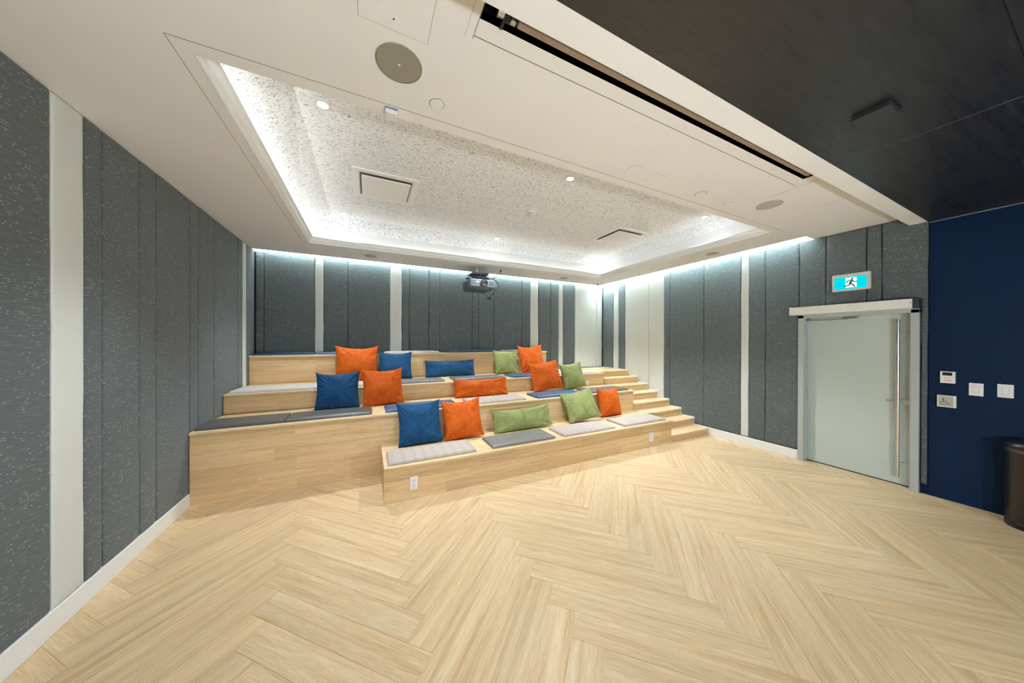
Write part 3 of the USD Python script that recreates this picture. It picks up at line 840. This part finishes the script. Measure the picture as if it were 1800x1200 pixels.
for k in range(1, 9):
    y0, z1 = G0 + GO * (k - 1), RI * k
    yb = y0 + GO if k < 8 else 6.08
    put_board(t, 'riser', OAK, XS + 0.002, XE, y0, y0 + 0.018, z1 - RI, z1 - 0.026, axis=0)
    n = 1 if k < 8 else 6
    for a, b in rows(y0 - 0.020, yb, n):
        put_board(t, 'tread', OAKTOP, XS + 0.002, XE, a, b, z1 - 0.026, z1, axis=0, r=0.003)
    part(t, 'core', bx(XS + 0.004, XE - 0.004, y0 + 0.018, yb, 0, z1 - 0.027), OAKCORE)
tr2 = struct('trim_2')
for k in range(1, 9):
    y0, z1 = G0 + GO * (k - 1), RI * k
    part(tr2, 'stair_skirting', bx(XE + 0.001, 5.604, y0 + 0.004, (y0 + GO + 0.003) if k < 8 else 6.08, 0, z1 + 0.006), BRIGHT)


def outlet(x0, x1, z0, z1, y, label, horiz=False):
    t = thing('wall_outlet', label, 'outlet', ((x0 + x1) / 2, y, (z0 + z1) / 2), 'white power outlets on the tiers')
    part(t, 'cover_plate', rb(x0, x1, y - 0.006, y + 0.001, z0, z1, 0.002), PLASTIC, 40)
    cx, cz, w, hgt = (x0 + x1) / 2, (z0 + z1) / 2, (x1 - x0), (z1 - z0)
    for s in (-1, 1):
        if horiz:
            a, b, c, d = cx + s * w * 0.2 - 0.017, cx + s * w * 0.2 + 0.017, cz - 0.02, cz + 0.02
        else:
            a, b, c, d = cx - 0.017, cx + 0.017, cz + s * hgt * 0.19 - 0.02, cz + s * hgt * 0.19 + 0.02
        r = part(t, 'receptacle', rb(a, b, y - 0.0085, y - 0.004, c, d, 0.002), OUTLETGREY, 40)
        mx, mz = (a + b) / 2, (c + d) / 2
        part(r, 'contact_slots', cat([bx(mx - 0.008, mx - 0.005, y - 0.009, y - 0.006, mz - 0.002, mz + 0.010), bx(mx + 0.005, mx + 0.008, y - 0.009, y - 0.006, mz - 0.002, mz + 0.010),
                                      bx(mx - 0.003, mx + 0.003, y - 0.009, y - 0.006, mz - 0.012, mz - 0.007)]), plain('outlet_slots', srgb(120, 120, 120), 0.5))


outlet(0.404, 0.480, 0.102, 0.243, T1Y, 'white power outlet at the left end of the front tier riser')
outlet(4.045, 4.135, 0.097, 0.234, T1Y, 'white power outlet at the right end of the front tier riser')
outlet(4.03, 4.165, 0.785, 0.868, T3Y, 'white power outlet on the third tier riser beside the green pillow', True)


# ------------------------------------------------------------------ seat pads and pillows
def pad(x0, x1, y0, y1, z, mat, label, h=0.032, seed=1, crown=0.012):
    t = thing('seat_pad', label, 'seat cushion', ((x0 + x1) / 2, (y0 + y1) / 2, z), 'flat seat pads on the tiers')
    nx, ny = 40, 16
    r = 0.012
    # top skin with a rolled edge
    cx, cy, hx, hy = (x0 + x1) / 2, (y0 + y1) / 2, (x1 - x0) / 2, (y1 - y0) / 2
    us = np.sin(np.linspace(-math.pi / 2, math.pi / 2, nx + 1))
    vs = np.sin(np.linspace(-math.pi / 2, math.pi / 2, ny + 1))
    U, V = np.meshgrid(us, vs, indexing='ij')
    dx, dy = (1 - np.abs(U)) * hx, (1 - np.abs(V)) * hy
    e = lambda d: np.sqrt(np.clip(1 - (1 - np.clip(d / (r * 1.8), 0, 1)) ** 2, 0, 1))
    prof_ = np.minimum(e(dx), e(dy)) * 0.5 + 0.5 * e(dx) * e(dy)
    Z = z + 0.008 + (h - 0.008) * prof_ + crown * (1 - U ** 4) * (1 - V ** 4) + 0.002 * (meshkit.noise(np.stack([U * hx * 9 + seed * 7, V * hy * 9, U * 0], -1)) - .5)
    top = np.stack([cx + U * hx, cy + V * hy, Z], -1)
    bot = np.stack([cx + U * (hx - 0.004), cy + V * (hy - 0.004), np.full_like(U, z + 0.0005)], -1)
    idx = np.arange((nx + 1) * (ny + 1)).reshape(nx + 1, ny + 1)
    q = lambda I: np.concatenate([np.stack([I[:-1, :-1], I[1:, :-1], I[1:, 1:]], -1).reshape(-1, 3), np.stack([I[:-1, :-1], I[1:, 1:], I[:-1, 1:]], -1).reshape(-1, 3)])
    F = [q(idx), q(idx)[:, ::-1] + idx.size]
    edge = np.r_[idx[:, 0], idx[-1, 1:], idx[-2::-1, -1], idx[0, -2:0:-1]]
    e2 = np.roll(edge, -1)
    F.append(np.stack([edge + idx.size, e2 + idx.size, e2], -1))
    F.append(np.stack([edge + idx.size, e2, edge], -1))
    m = trimesh.Trimesh(np.vstack([top.reshape(-1, 3), bot.reshape(-1, 3)]), np.vstack(F), process=False)
    m.fix_normals()
    part(t, 'cushion', m, mat, 50)
    ring = np.array([(x0 + r, y0), (x1 - r, y0), (x1, y0 + r), (x1, y1 - r), (x1 - r, y1), (x0 + r, y1), (x0, y1 - r), (x0, y0 + r), (x0 + r, y0)])
    part(t, 'piping', tube(np.c_[ring, np.full(len(ring), z + 0.006)], 0.004, 8), mat, 40)


Y1a, Y1b = 3.372, 3.77
pad(0.19, 1.165, Y1a, Y1b, T1Z, PLAID, 'checked off-white seat pad at the left end of the front tier', seed=1)
pad(1.372, 2.285, Y1a, Y1b, T1Z, GREYVINYL, 'shiny grey vinyl seat pad in the middle of the front tier', seed=2)
pad(2.425, 3.365, Y1a, Y1b, T1Z, PLAID, 'checked off-white seat pad on the front tier in front of the green square pillow', seed=3)
pad(3.555, 4.49, Y1a, Y1b, T1Z, PLAID, 'checked off-white seat pad at the right end of the front tier', seed=4)
Y2a, Y2b = 4.175, 4.575
pad(-1.615, -0.865, Y2a, Y2b, T2Z, DARKVINYL, 'charcoal vinyl seat pad on the second tier against the left wall', seed=5)
pad(-0.86, 0.04, Y2a, Y2b, T2Z, DARKVINYL, 'charcoal vinyl seat pad on the second tier in front of the blue pillow', seed=6)
pad(0.205, 1.165, Y2a, Y2b, T2Z, BLUEVINYL, 'blue vinyl seat pad on the second tier behind the front blue pillow', seed=7)
pad(1.33, 2.27, Y2a, Y2b, T2Z, PLAID, 'pale checked seat pad on the second tier below the orange lumbar pillow', seed=8)
pad(2.48, 3.43, Y2a, Y2b, T2Z, BLUEVINYL, 'blue vinyl seat pad on the second tier in front of the overlapping orange pillow', seed=9)
pad(3.56, 4.50, Y2a, Y2b, T2Z, BROWNVINYL, 'taupe vinyl seat pad at the right end of the second tier', seed=10)
Y3a, Y3b = 4.965, 5.365
pad(-1.60, -0.62, Y3a, Y3b, T3Z, WHITEPAD, 'off-white seat pad on the third tier against the left wall', seed=11)
pad(-0.60, 0.10, Y3a, Y3b, T3Z, WHITEPAD, 'off-white seat pad on the third tier behind the second-tier pillows', seed=12)
pad(0.22, 1.16, Y3a, Y3b, T3Z, GREYVINYL, 'grey vinyl seat pad on the third tier in front of the blue lumbar pillow', seed=13)
pad(1.32, 2.27, Y3a, Y3b, T3Z, GREYVINYL, 'grey vinyl seat pad on the third tier above the orange lumbar pillow', seed=14)
pad(2.41, 3.36, Y3a, Y3b, T3Z, BLUEVINYL, 'blue vinyl seat pad on the third tier in front of the rear orange pillow', seed=15)
pad(3.48, 4.42, Y3a, Y3b, T3Z, WHITEPAD, 'off-white seat pad at the right end of the third tier by the stairs', seed=16)
Y4a, Y4b = 5.84, 6.075
pad(-1.60, -0.80, Y4a, Y4b, T4Z, NAVYVINYL, 'dark navy seat pad at the left end of the top tier', seed=17)
pad(-0.79, 0.12, Y4a, Y4b, T4Z, BLUEVINYL, 'blue seat pad on the top tier behind the big orange pillow', seed=18)
pad(0.25, 1.25, Y4a, Y4b, T4Z, WHITEPAD, 'off-white seat pad on the top tier behind the blue pillow', seed=19)
pad(1.42, 2.43, Y4a, Y4b, T4Z, NAVYVINYL, 'dark navy seat pad on the top tier above the blue lumbar pillow', seed=20)
pad(2.55, 3.55, Y4a, Y4b, T4Z, GREYVINYL, 'grey seat pad at the right end of the top tier', seed=21)


def pillow_mesh(w, h, t, seed, top_dip=0.165, side_dip=0.08, wrinkle=1.1, n=60):
    us = np.sin(np.linspace(-math.pi / 2, math.pi / 2, n + 1))
    us = 0.5 * us + 0.5 * np.linspace(-1, 1, n + 1)
    U, V = np.meshgrid(us, us, indexing='ij')
    rs = np.random.RandomState(seed)
    o = rs.uniform(0, 100, 3)
    asym = rs.uniform(-0.25, 0.25)
    X = w / 2 * U * (1 - side_dip * (1 - V ** 2) + 0.02 * np.abs(V) ** 8)
    dip = np.where(V > 0, top_dip * (1 + asym * U), 0.035)
    Z = h / 2 * V * (1 - dip * (1 - np.abs(U) ** 2.2))
    fat = (np.clip(1 - np.abs(U) ** 2.2, 0, 1) * np.clip(1 - np.abs(V) ** 2.2, 0, 1)) ** 0.5
    fat *= 1 - 0.20 * V                         # the filling sags
    parts_, faces = [], []
    idx = np.arange((n + 1) ** 2).reshape(n + 1, n + 1)
    q = np.concatenate([np.stack([idx[:-1, :-1], idx[1:, :-1], idx[1:, 1:]], -1).reshape(-1, 3), np.stack([idx[:-1, :-1], idx[1:, 1:], idx[:-1, 1:]], -1).reshape(-1, 3)])
    rad = np.maximum(np.abs(U), np.abs(V))
    for s in (-1, 1):
        ang = np.arctan2(V, U)
        # short pleats radiating from the seam
        p = np.stack([ang * 9.0 + o[0], rad * 1.2 + o[1], np.full_like(U, o[2] + s * 9)], -1)
        pl = (meshkit.noise(p, seed) - 0.5) * rad ** 3
        # a few folds fanning out of each corner
        cf = 0
        for i, (cu, cv) in enumerate(((-1, -1), (1, -1), (-1, 1), (1, 1))):
            d = np.hypot(U - cu, V - cv)
            a = np.arctan2(V - cv, U - cu)
            c = np.stack([a * 5.5 + o[0] + i * 7, d * 0.8 + o[1], np.full_like(U, s * 3 + i)], -1)
            cf = cf + (meshkit.noise(c, seed + i) - 0.5) * np.exp(-(d / 0.62) ** 2) * (1.0 if cv < 0 else 0.6)
        p2 = np.stack([U * 1.3 + o[1], V * 1.3 + o[2], np.full_like(U, o[0] + s * 5)], -1)
        big = meshkit.noise(p2, seed + 3) - 0.5
        dent = 0.020 * pl + 0.050 * cf + 0.030 * big
        Y = s * (t / 2 * fat) + s * dent * wrinkle * np.minimum(1, fat * 1.5)
        parts_.append(np.stack([X, Y, Z], -1).reshape(-1, 3))
        faces.append((q if s == -1 else q[:, ::-1]) + (0 if s == -1 else (n + 1) ** 2))
    m = trimesh.Trimesh(np.vstack(parts_), np.vstack(faces), process=False)
    m.merge_vertices()
    m.fix_normals()
    return m


def pillow(x, y, z, w, h, lean, mat, label, kind='throw_pillow', yaw=0.0, roll=0.0, seed=1, t=0.19, **k):
    """stands on z with the middle of its lower edge at (x, y), leaning back by lean degrees"""
    m = pillow_mesh(w, h, t, seed, **k)
    m.apply_translation([0, 0, h / 2])
    R = trimesh.transformations.rotation_matrix
    m.apply_transform(R(math.radians(roll), [0, 1, 0]))
    m.apply_transform(R(math.radians(-lean), [1, 0, 0]))
    m.apply_transform(R(math.radians(yaw), [0, 0, 1]))
    m.apply_translation([0, 0, -m.vertices[:, 2].min() - 0.004])
    back = {T1Z: T2Y, T2Z: T3Y, T3Z: T4Y}[z] - 0.003
    y = min(y, back - m.vertices[:, 1].max())
    m.apply_translation([x, y, z])
    g = {id(ORANGE): 'orange velvet pillows', id(BLUE): 'blue velvet pillows', id(GREEN): 'green velvet pillows'}[id(mat)]
    path = '/World/' + numbered('/World', kind)
    mm = m.copy()
    mm.apply_translation([-x, -y, -z])
    p = usdkit.mesh(stage, path, mm, mat, True)
    p.AddTranslateOp().Set(Gf.Vec3d(x, y, z))
    tag(p.GetPrim(), label, 'pillow', g)


# front tier
pillow(0.61, 3.90, T1Z, 0.55, 0.55, 20, BLUE, 'blue square velvet pillow at the left end of the front tier', seed=11, yaw=0, roll=-1.5)
pillow(1.172, 3.88, T1Z, 0.54, 0.53, 20, ORANGE, 'orange square pillow on the front tier beside the blue one', seed=12, yaw=-4, roll=-3)
pillow(2.10, 3.90, T1Z, 0.98, 0.33, 22, GREEN, 'long green lumbar pillow in the middle of the front tier', 'lumbar_pillow', seed=13, t=0.15, roll=-1.5, side_dip=0.02)
pillow(3.17, 3.86, T1Z, 0.58, 0.52, 30, GREEN, 'green square pillow on the front tier tilting to one side', seed=14, yaw=-16, roll=-11)
pillow(3.86, 3.97, T1Z, 0.54, 0.49, 14, ORANGE, 'orange square pillow at the right end of the front tier', seed=15, yaw=6, roll=2)
# second tier
pillow(-0.38, 4.72, T2Z, 0.54, 0.52, 16, BLUE, 'blue square pillow at the left of the second tier', seed=21, roll=0)
pillow(0.205, 4.70, T2Z, 0.56, 0.54, 18, ORANGE, 'orange square pillow on the second tier beside the blue one', seed=22, roll=-2)
pillow(1.74, 4.75, T2Z, 0.95, 0.31, 18, ORANGE, 'long orange lumbar pillow in the middle of the second tier', 'lumbar_pillow', seed=23, t=0.14, side_dip=0.02)
pillow(3.02, 4.68, T2Z, 0.62, 0.56, 20, ORANGE, 'orange square pillow on the second tier overlapping a green one', seed=24, yaw=-8, roll=-6, top_dip=0.13)
pillow(3.68, 4.74, T2Z, 0.57, 0.52, 18, GREEN, 'green square pillow at the right of the second tier', seed=25, yaw=4, roll=-4)
# third tier
pillow(-0.17, 5.62, T3Z, 0.66, 0.62, 14, ORANGE, 'large orange pillow at the left of the third tier', seed=31, top_dip=0.19, roll=0)
pillow(0.44, 5.63, T3Z, 0.56, 0.50, 14, BLUE, 'blue square pillow on the third tier beside the large orange one', seed=32)
pillow(1.43, 5.65, T3Z, 0.95, 0.32, 14, BLUE, 'long blue lumbar pillow in the middle of the third tier', 'lumbar_pillow', seed=33, t=0.14, side_dip=0.02)
pillow(2.60, 5.60, T3Z, 0.55, 0.51, 16, GREEN, 'green square pillow on the third tier left of an orange one', seed=34)
pillow(3.20, 5.56, T3Z, 0.59, 0.61, 16, ORANGE, 'dark orange pillow with a folded top at the right of the third tier', seed=35, top_dip=0.2, yaw=-3, roll=-3)

# ------------------------------------------------------------------ door in the right wall
d = struct('door_1', (5.65, 1.55, 0))
DL0, DL1 = 1.098, 2.015
part(d, 'frame_jamb', cat([rb(5.575, 5.76, 2.02, 2.082, 0, 2.07, 0.003, True), rb(5.60, 5.66, 2.008, 2.03, 0, 2.05, 0.003, True)]), ALU)
part(d, 'frame_jamb', cat([rb(5.575, 5.76, 1.03, 1.092, 0, 2.07, 0.003, True), rb(5.60, 5.66, 1.085, 1.104, 0, 2.05, 0.003, True)]), ALU)
part(d, 'frame_head', rb(5.575, 5.76, 1.03, 2.082, 2.028, 2.088, 0.003, True), ALU)
gp = part(d, 'glass_leaf', rb(5.695, 5.707, DL0 - 0.012, DL1 + 0.012, 0.008, 2.03, 0.002, True), GLASS, label='frosted pale green glass leaf')
part(d, 'door_seal', bx(5.69, 5.712, DL0 - 0.012, DL1 + 0.012, 0.0, 0.010), SHADOWGAP)
part(d, 'wall_behind', bx(5.78, 5.86, 0.95, 2.15, 0, 2.2), SHADOWGAP)
hx = 5.63
hb = part(d, 'pull_handle', cyl((hx, 1.192, 0.105), (hx, 1.192, 1.965), 0.0165, 28), STEEL, 40, label='long tubular steel pull handle')
for zc in (0.288, 1.80):
    part(hb, 'standoff', tube(smoothpath([(hx, 1.192, zc), (hx, 1.15, zc), (hx + 0.012, 1.122, zc), (hx + 0.066, 1.112, zc)], 5), 0.008, 12), STEEL, 40)
lk = part(d, 'lock', cat([rb(5.672, 5.70, 1.102, 1.175, 0.962, 1.022, 0.004), rb(5.655, 5.68, 1.13, 1.16, 0.978, 1.008, 0.006)]), STEEL, 40)
part(lk, 'lever', rb(5.650, 5.664, 1.15, 1.285, 0.985, 1.001, 0.005), STEEL, 40)
# operator box above
t = thing('door_operator', 'cream automatic door operator box above the glass door', 'door opener', (5.53, 1.55, 2.13))
part(t, 'cover', rb(5.455, 5.594, 1.058, 2.115, 2.078, 2.182, 0.006), HEADER, 40)
part(t, 'end_cap', rb(5.460, 5.594, 1.012, 1.062, 2.074, 2.186, 0.006), ENDCAP, 40, label='dark end cap')
part(t, 'end_cap', rb(5.452, 5.594, 2.108, 2.135, 2.074, 2.186, 0.006), HEADER, 40)
for yy, zz_ in ((2.12, 2.105), (2.12, 2.155), (1.07, 2.135)):
    part(t, 'screw', cyl((5.449, yy, zz_), (5.456, yy, zz_), 0.004, 10), BLACK)
part(t, 'closer_arm', cat([rb(5.60, 5.625, 1.945, 2.005, 1.985, 2.078, 0.004), rb(5.605, 5.62, 1.60, 1.985, 1.985, 2.0, 0.004)]), STEEL, 40)
part(t, 'arm_shoe', rb(5.655, 5.698, 1.52, 1.66, 1.995, 2.025, 0.004), STEEL, 40)
part(t, 'top_button', rb(5.545, 5.585, 1.335, 1.375, 2.18, 2.20, 0.004), BLACK, 40)


# ------------------------------------------------------------------ signs, switches, bin
def on_wall(poly, x, depth, y0, z0):
    """shapely figure (right = towards -y, up = z) standing proud of the right wall"""
    m = prism(poly, 0, depth)
    v = m.vertices
    m.vertices = np.stack([x - v[:, 2], y0 - v[:, 0], z0 + v[:, 1]], 1)
    m.fix_normals()
    return m


t = thing('exit_sign', 'lit turquoise emergency exit sign with a running figure above the door', 'exit sign', (5.58, 1.55, 2.46))
part(t, 'housing', rb(5.548, 5.60, 1.388, 1.728, 2.352, 2.574, 0.014), PLASTIC2, 40)
part(t, 'lit_face', bx(5.545, 5.549, 1.42, 1.70, 2.378, 2.528), E_TEAL, label='glowing turquoise face')
sq = 0.098
sy, sz = 1.600, 2.392
part(t, 'pictogram_field', bx(5.5435, 5.546, sy - sq, sy, sz, sz + 0.125), E_WHITE, label='white square of the pictogram')
S = lambda *p: [(a * sq, (1 - b) * 0.125) for a, b in p]
ls = lambda p, w: LineString(S(*p)).buffer(w)
man = unary_union([Point(*S((0.62, 0.11))[0]).buffer(0.0095), ls([(0.57, 0.27), (0.42, 0.60)], 0.0115), ls([(0.56, 0.25), (0.30, 0.25), (0.08, 0.46)], 0.0052),
                   ls([(0.60, 0.28), (0.76, 0.44), (1.0, 0.44)], 0.005), ls([(0.44, 0.60), (0.62, 0.70), (0.82, 0.93)], 0.0068), ls([(0.42, 0.60), (0.34, 0.76), (-0.10, 0.82)], 0.006)])
part(t, 'running_figure', on_wall(man, 5.5435, 0.0015, sy, sz), TEALMAN, label='dark running figure')


def plate(name, label, c, y0, y1, z0, z1, x, depth, mat):
    t = thing(name, label, c, (x, (y0 + y1) / 2, (z0 + z1) / 2))
    part(t, 'body', rb(x - depth, x, y0, y1, z0, z1, 0.003), mat, 40)
    return t


NX = 5.612
t = plate('keypad', 'small white keypad with a dark display on the navy wall', 'keypad', 0.803, 0.897, 1.257, 1.383, NX, 0.024, PLASTIC)
part(t, 'display', bx(NX - 0.0255, NX - 0.02, 0.822, 0.882, 1.340, 1.372), BLACK)
for i in range(3):
    for j in range(3):
        part(t, 'key', bx(NX - 0.0255, NX - 0.02, 0.838 + i * 0.011, 0.847 + i * 0.011, 1.302 + j * 0.010, 1.310 + j * 0.010), OUTLETGREY)
part(t, 'card_slot', bx(NX - 0.0252, NX - 0.02, 0.830, 0.870, 1.283, 1.292), HAIR)
part(t, 'indicator', bx(NX - 0.0262, NX - 0.02, 0.846, 0.855, 1.280, 1.293), E_RED, label='lit red indicator')
t = plate('door_push_plate', 'steel push plate with a wheelchair symbol below the keypad', 'door button', 0.797, 0.915, 0.999, 1.126, NX, 0.03, PLASTIC)
part(t, 'steel_face', rb(NX - 0.033, NX - 0.026, 0.812, 0.904, 1.010, 1.116, 0.002), plain('push_plate', srgb(200, 193, 182), 0.35, metallic=0.3), 40)
wc = unary_union([Point(0.030, 0.078).buffer(0.0062), LineString([(0.030, 0.070), (0.031, 0.048), (0.052, 0.046), (0.062, 0.028), (0.078, 0.022)]).buffer(0.0022), LineString([(0.031, 0.058), (0.048, 0.058)]).buffer(0.0018),
                  LineString([(0.034 + 0.021 * math.cos(a), 0.036 + 0.019 * math.sin(a)) for a in np.linspace(2.0, 5.9, 20)]).buffer(0.0018)])
part(t, 'wheelchair_symbol', on_wall(affinity.scale(wc, 1, 1), NX - 0.033, 0.0012, 0.904, 1.008), plain('symbol_navy', srgb(52, 60, 74), 0.5), label='wheelchair symbol')
for y0, y1, z0, z1, l in ((0.644, 0.727, 1.148, 1.278, 'white light switch on the navy wall right of the keypad'), (0.487, 0.572, 1.155, 1.286, 'white light switch nearest the bin side of the navy wall')):
    t = plate('light_switch', l, 'light switch', y0, y1, z0, z1, NX, 0.008, PLASTIC)
    cy, cz = (y0 + y1) / 2, (z0 + z1) / 2
    part(t, 'frame_line', bx(NX - 0.0086, NX - 0.006, cy - 0.018, cy + 0.018, cz - 0.036, cz + 0.036), HAIR)
    part(t, 'paddle', rb(NX - 0.0115, NX - 0.006, cy - 0.0165, cy + 0.0165, cz - 0.034, cz + 0.034, 0.002), PLASTIC, 40)

BCX, BCY, BR = 5.448, 0.358, 0.155
t = thing('waste_bin', 'round black pedal bin with a domed lid against the navy wall', 'trash can', (BCX, BCY, 0))
part(t, 'base_ring', lathe([(0, 0), (BR + 0.004, 0), (BR + 0.006, 0.01), (BR + 0.004, 0.045), (BR - 0.002, 0.05), (0, 0.05)], (BCX, BCY, 0), 64), BLACK, 40)
part(t, 'body', lathe([(0, 0.045), (BR, 0.045), (BR, 0.70), (0, 0.70)], (BCX, BCY, 0), 64), BINBLACK, 40)
part(t, 'liner_edge', lathe([(BR - 0.004, 0.690), (BR + 0.006, 0.690), (BR + 0.007, 0.715), (BR - 0.004, 0.718)], (BCX, BCY, 0), 64), plain('liner_film', srgb(60, 60, 64), 0.2), 40)
part(t, 'lid', lathe([(0, 0.705), (BR + 0.004, 0.705), (BR + 0.007, 0.715), (BR + 0.006, 0.745), (BR - 0.004, 0.765), (BR * 0.7, 0.79), (BR * 0.3, 0.80), (0, 0.802)], (BCX, BCY, 0), 64), BLACK, 40)
pa = math.radians(212)
px, py = BCX + math.cos(pa) * (BR + 0.02), BCY + math.sin(pa) * (BR + 0.02)
part(t, 'pedal', rb(px - 0.03, px + 0.03, py - 0.03, py + 0.03, 0.018, 0.032, 0.005), BLACK, 40)
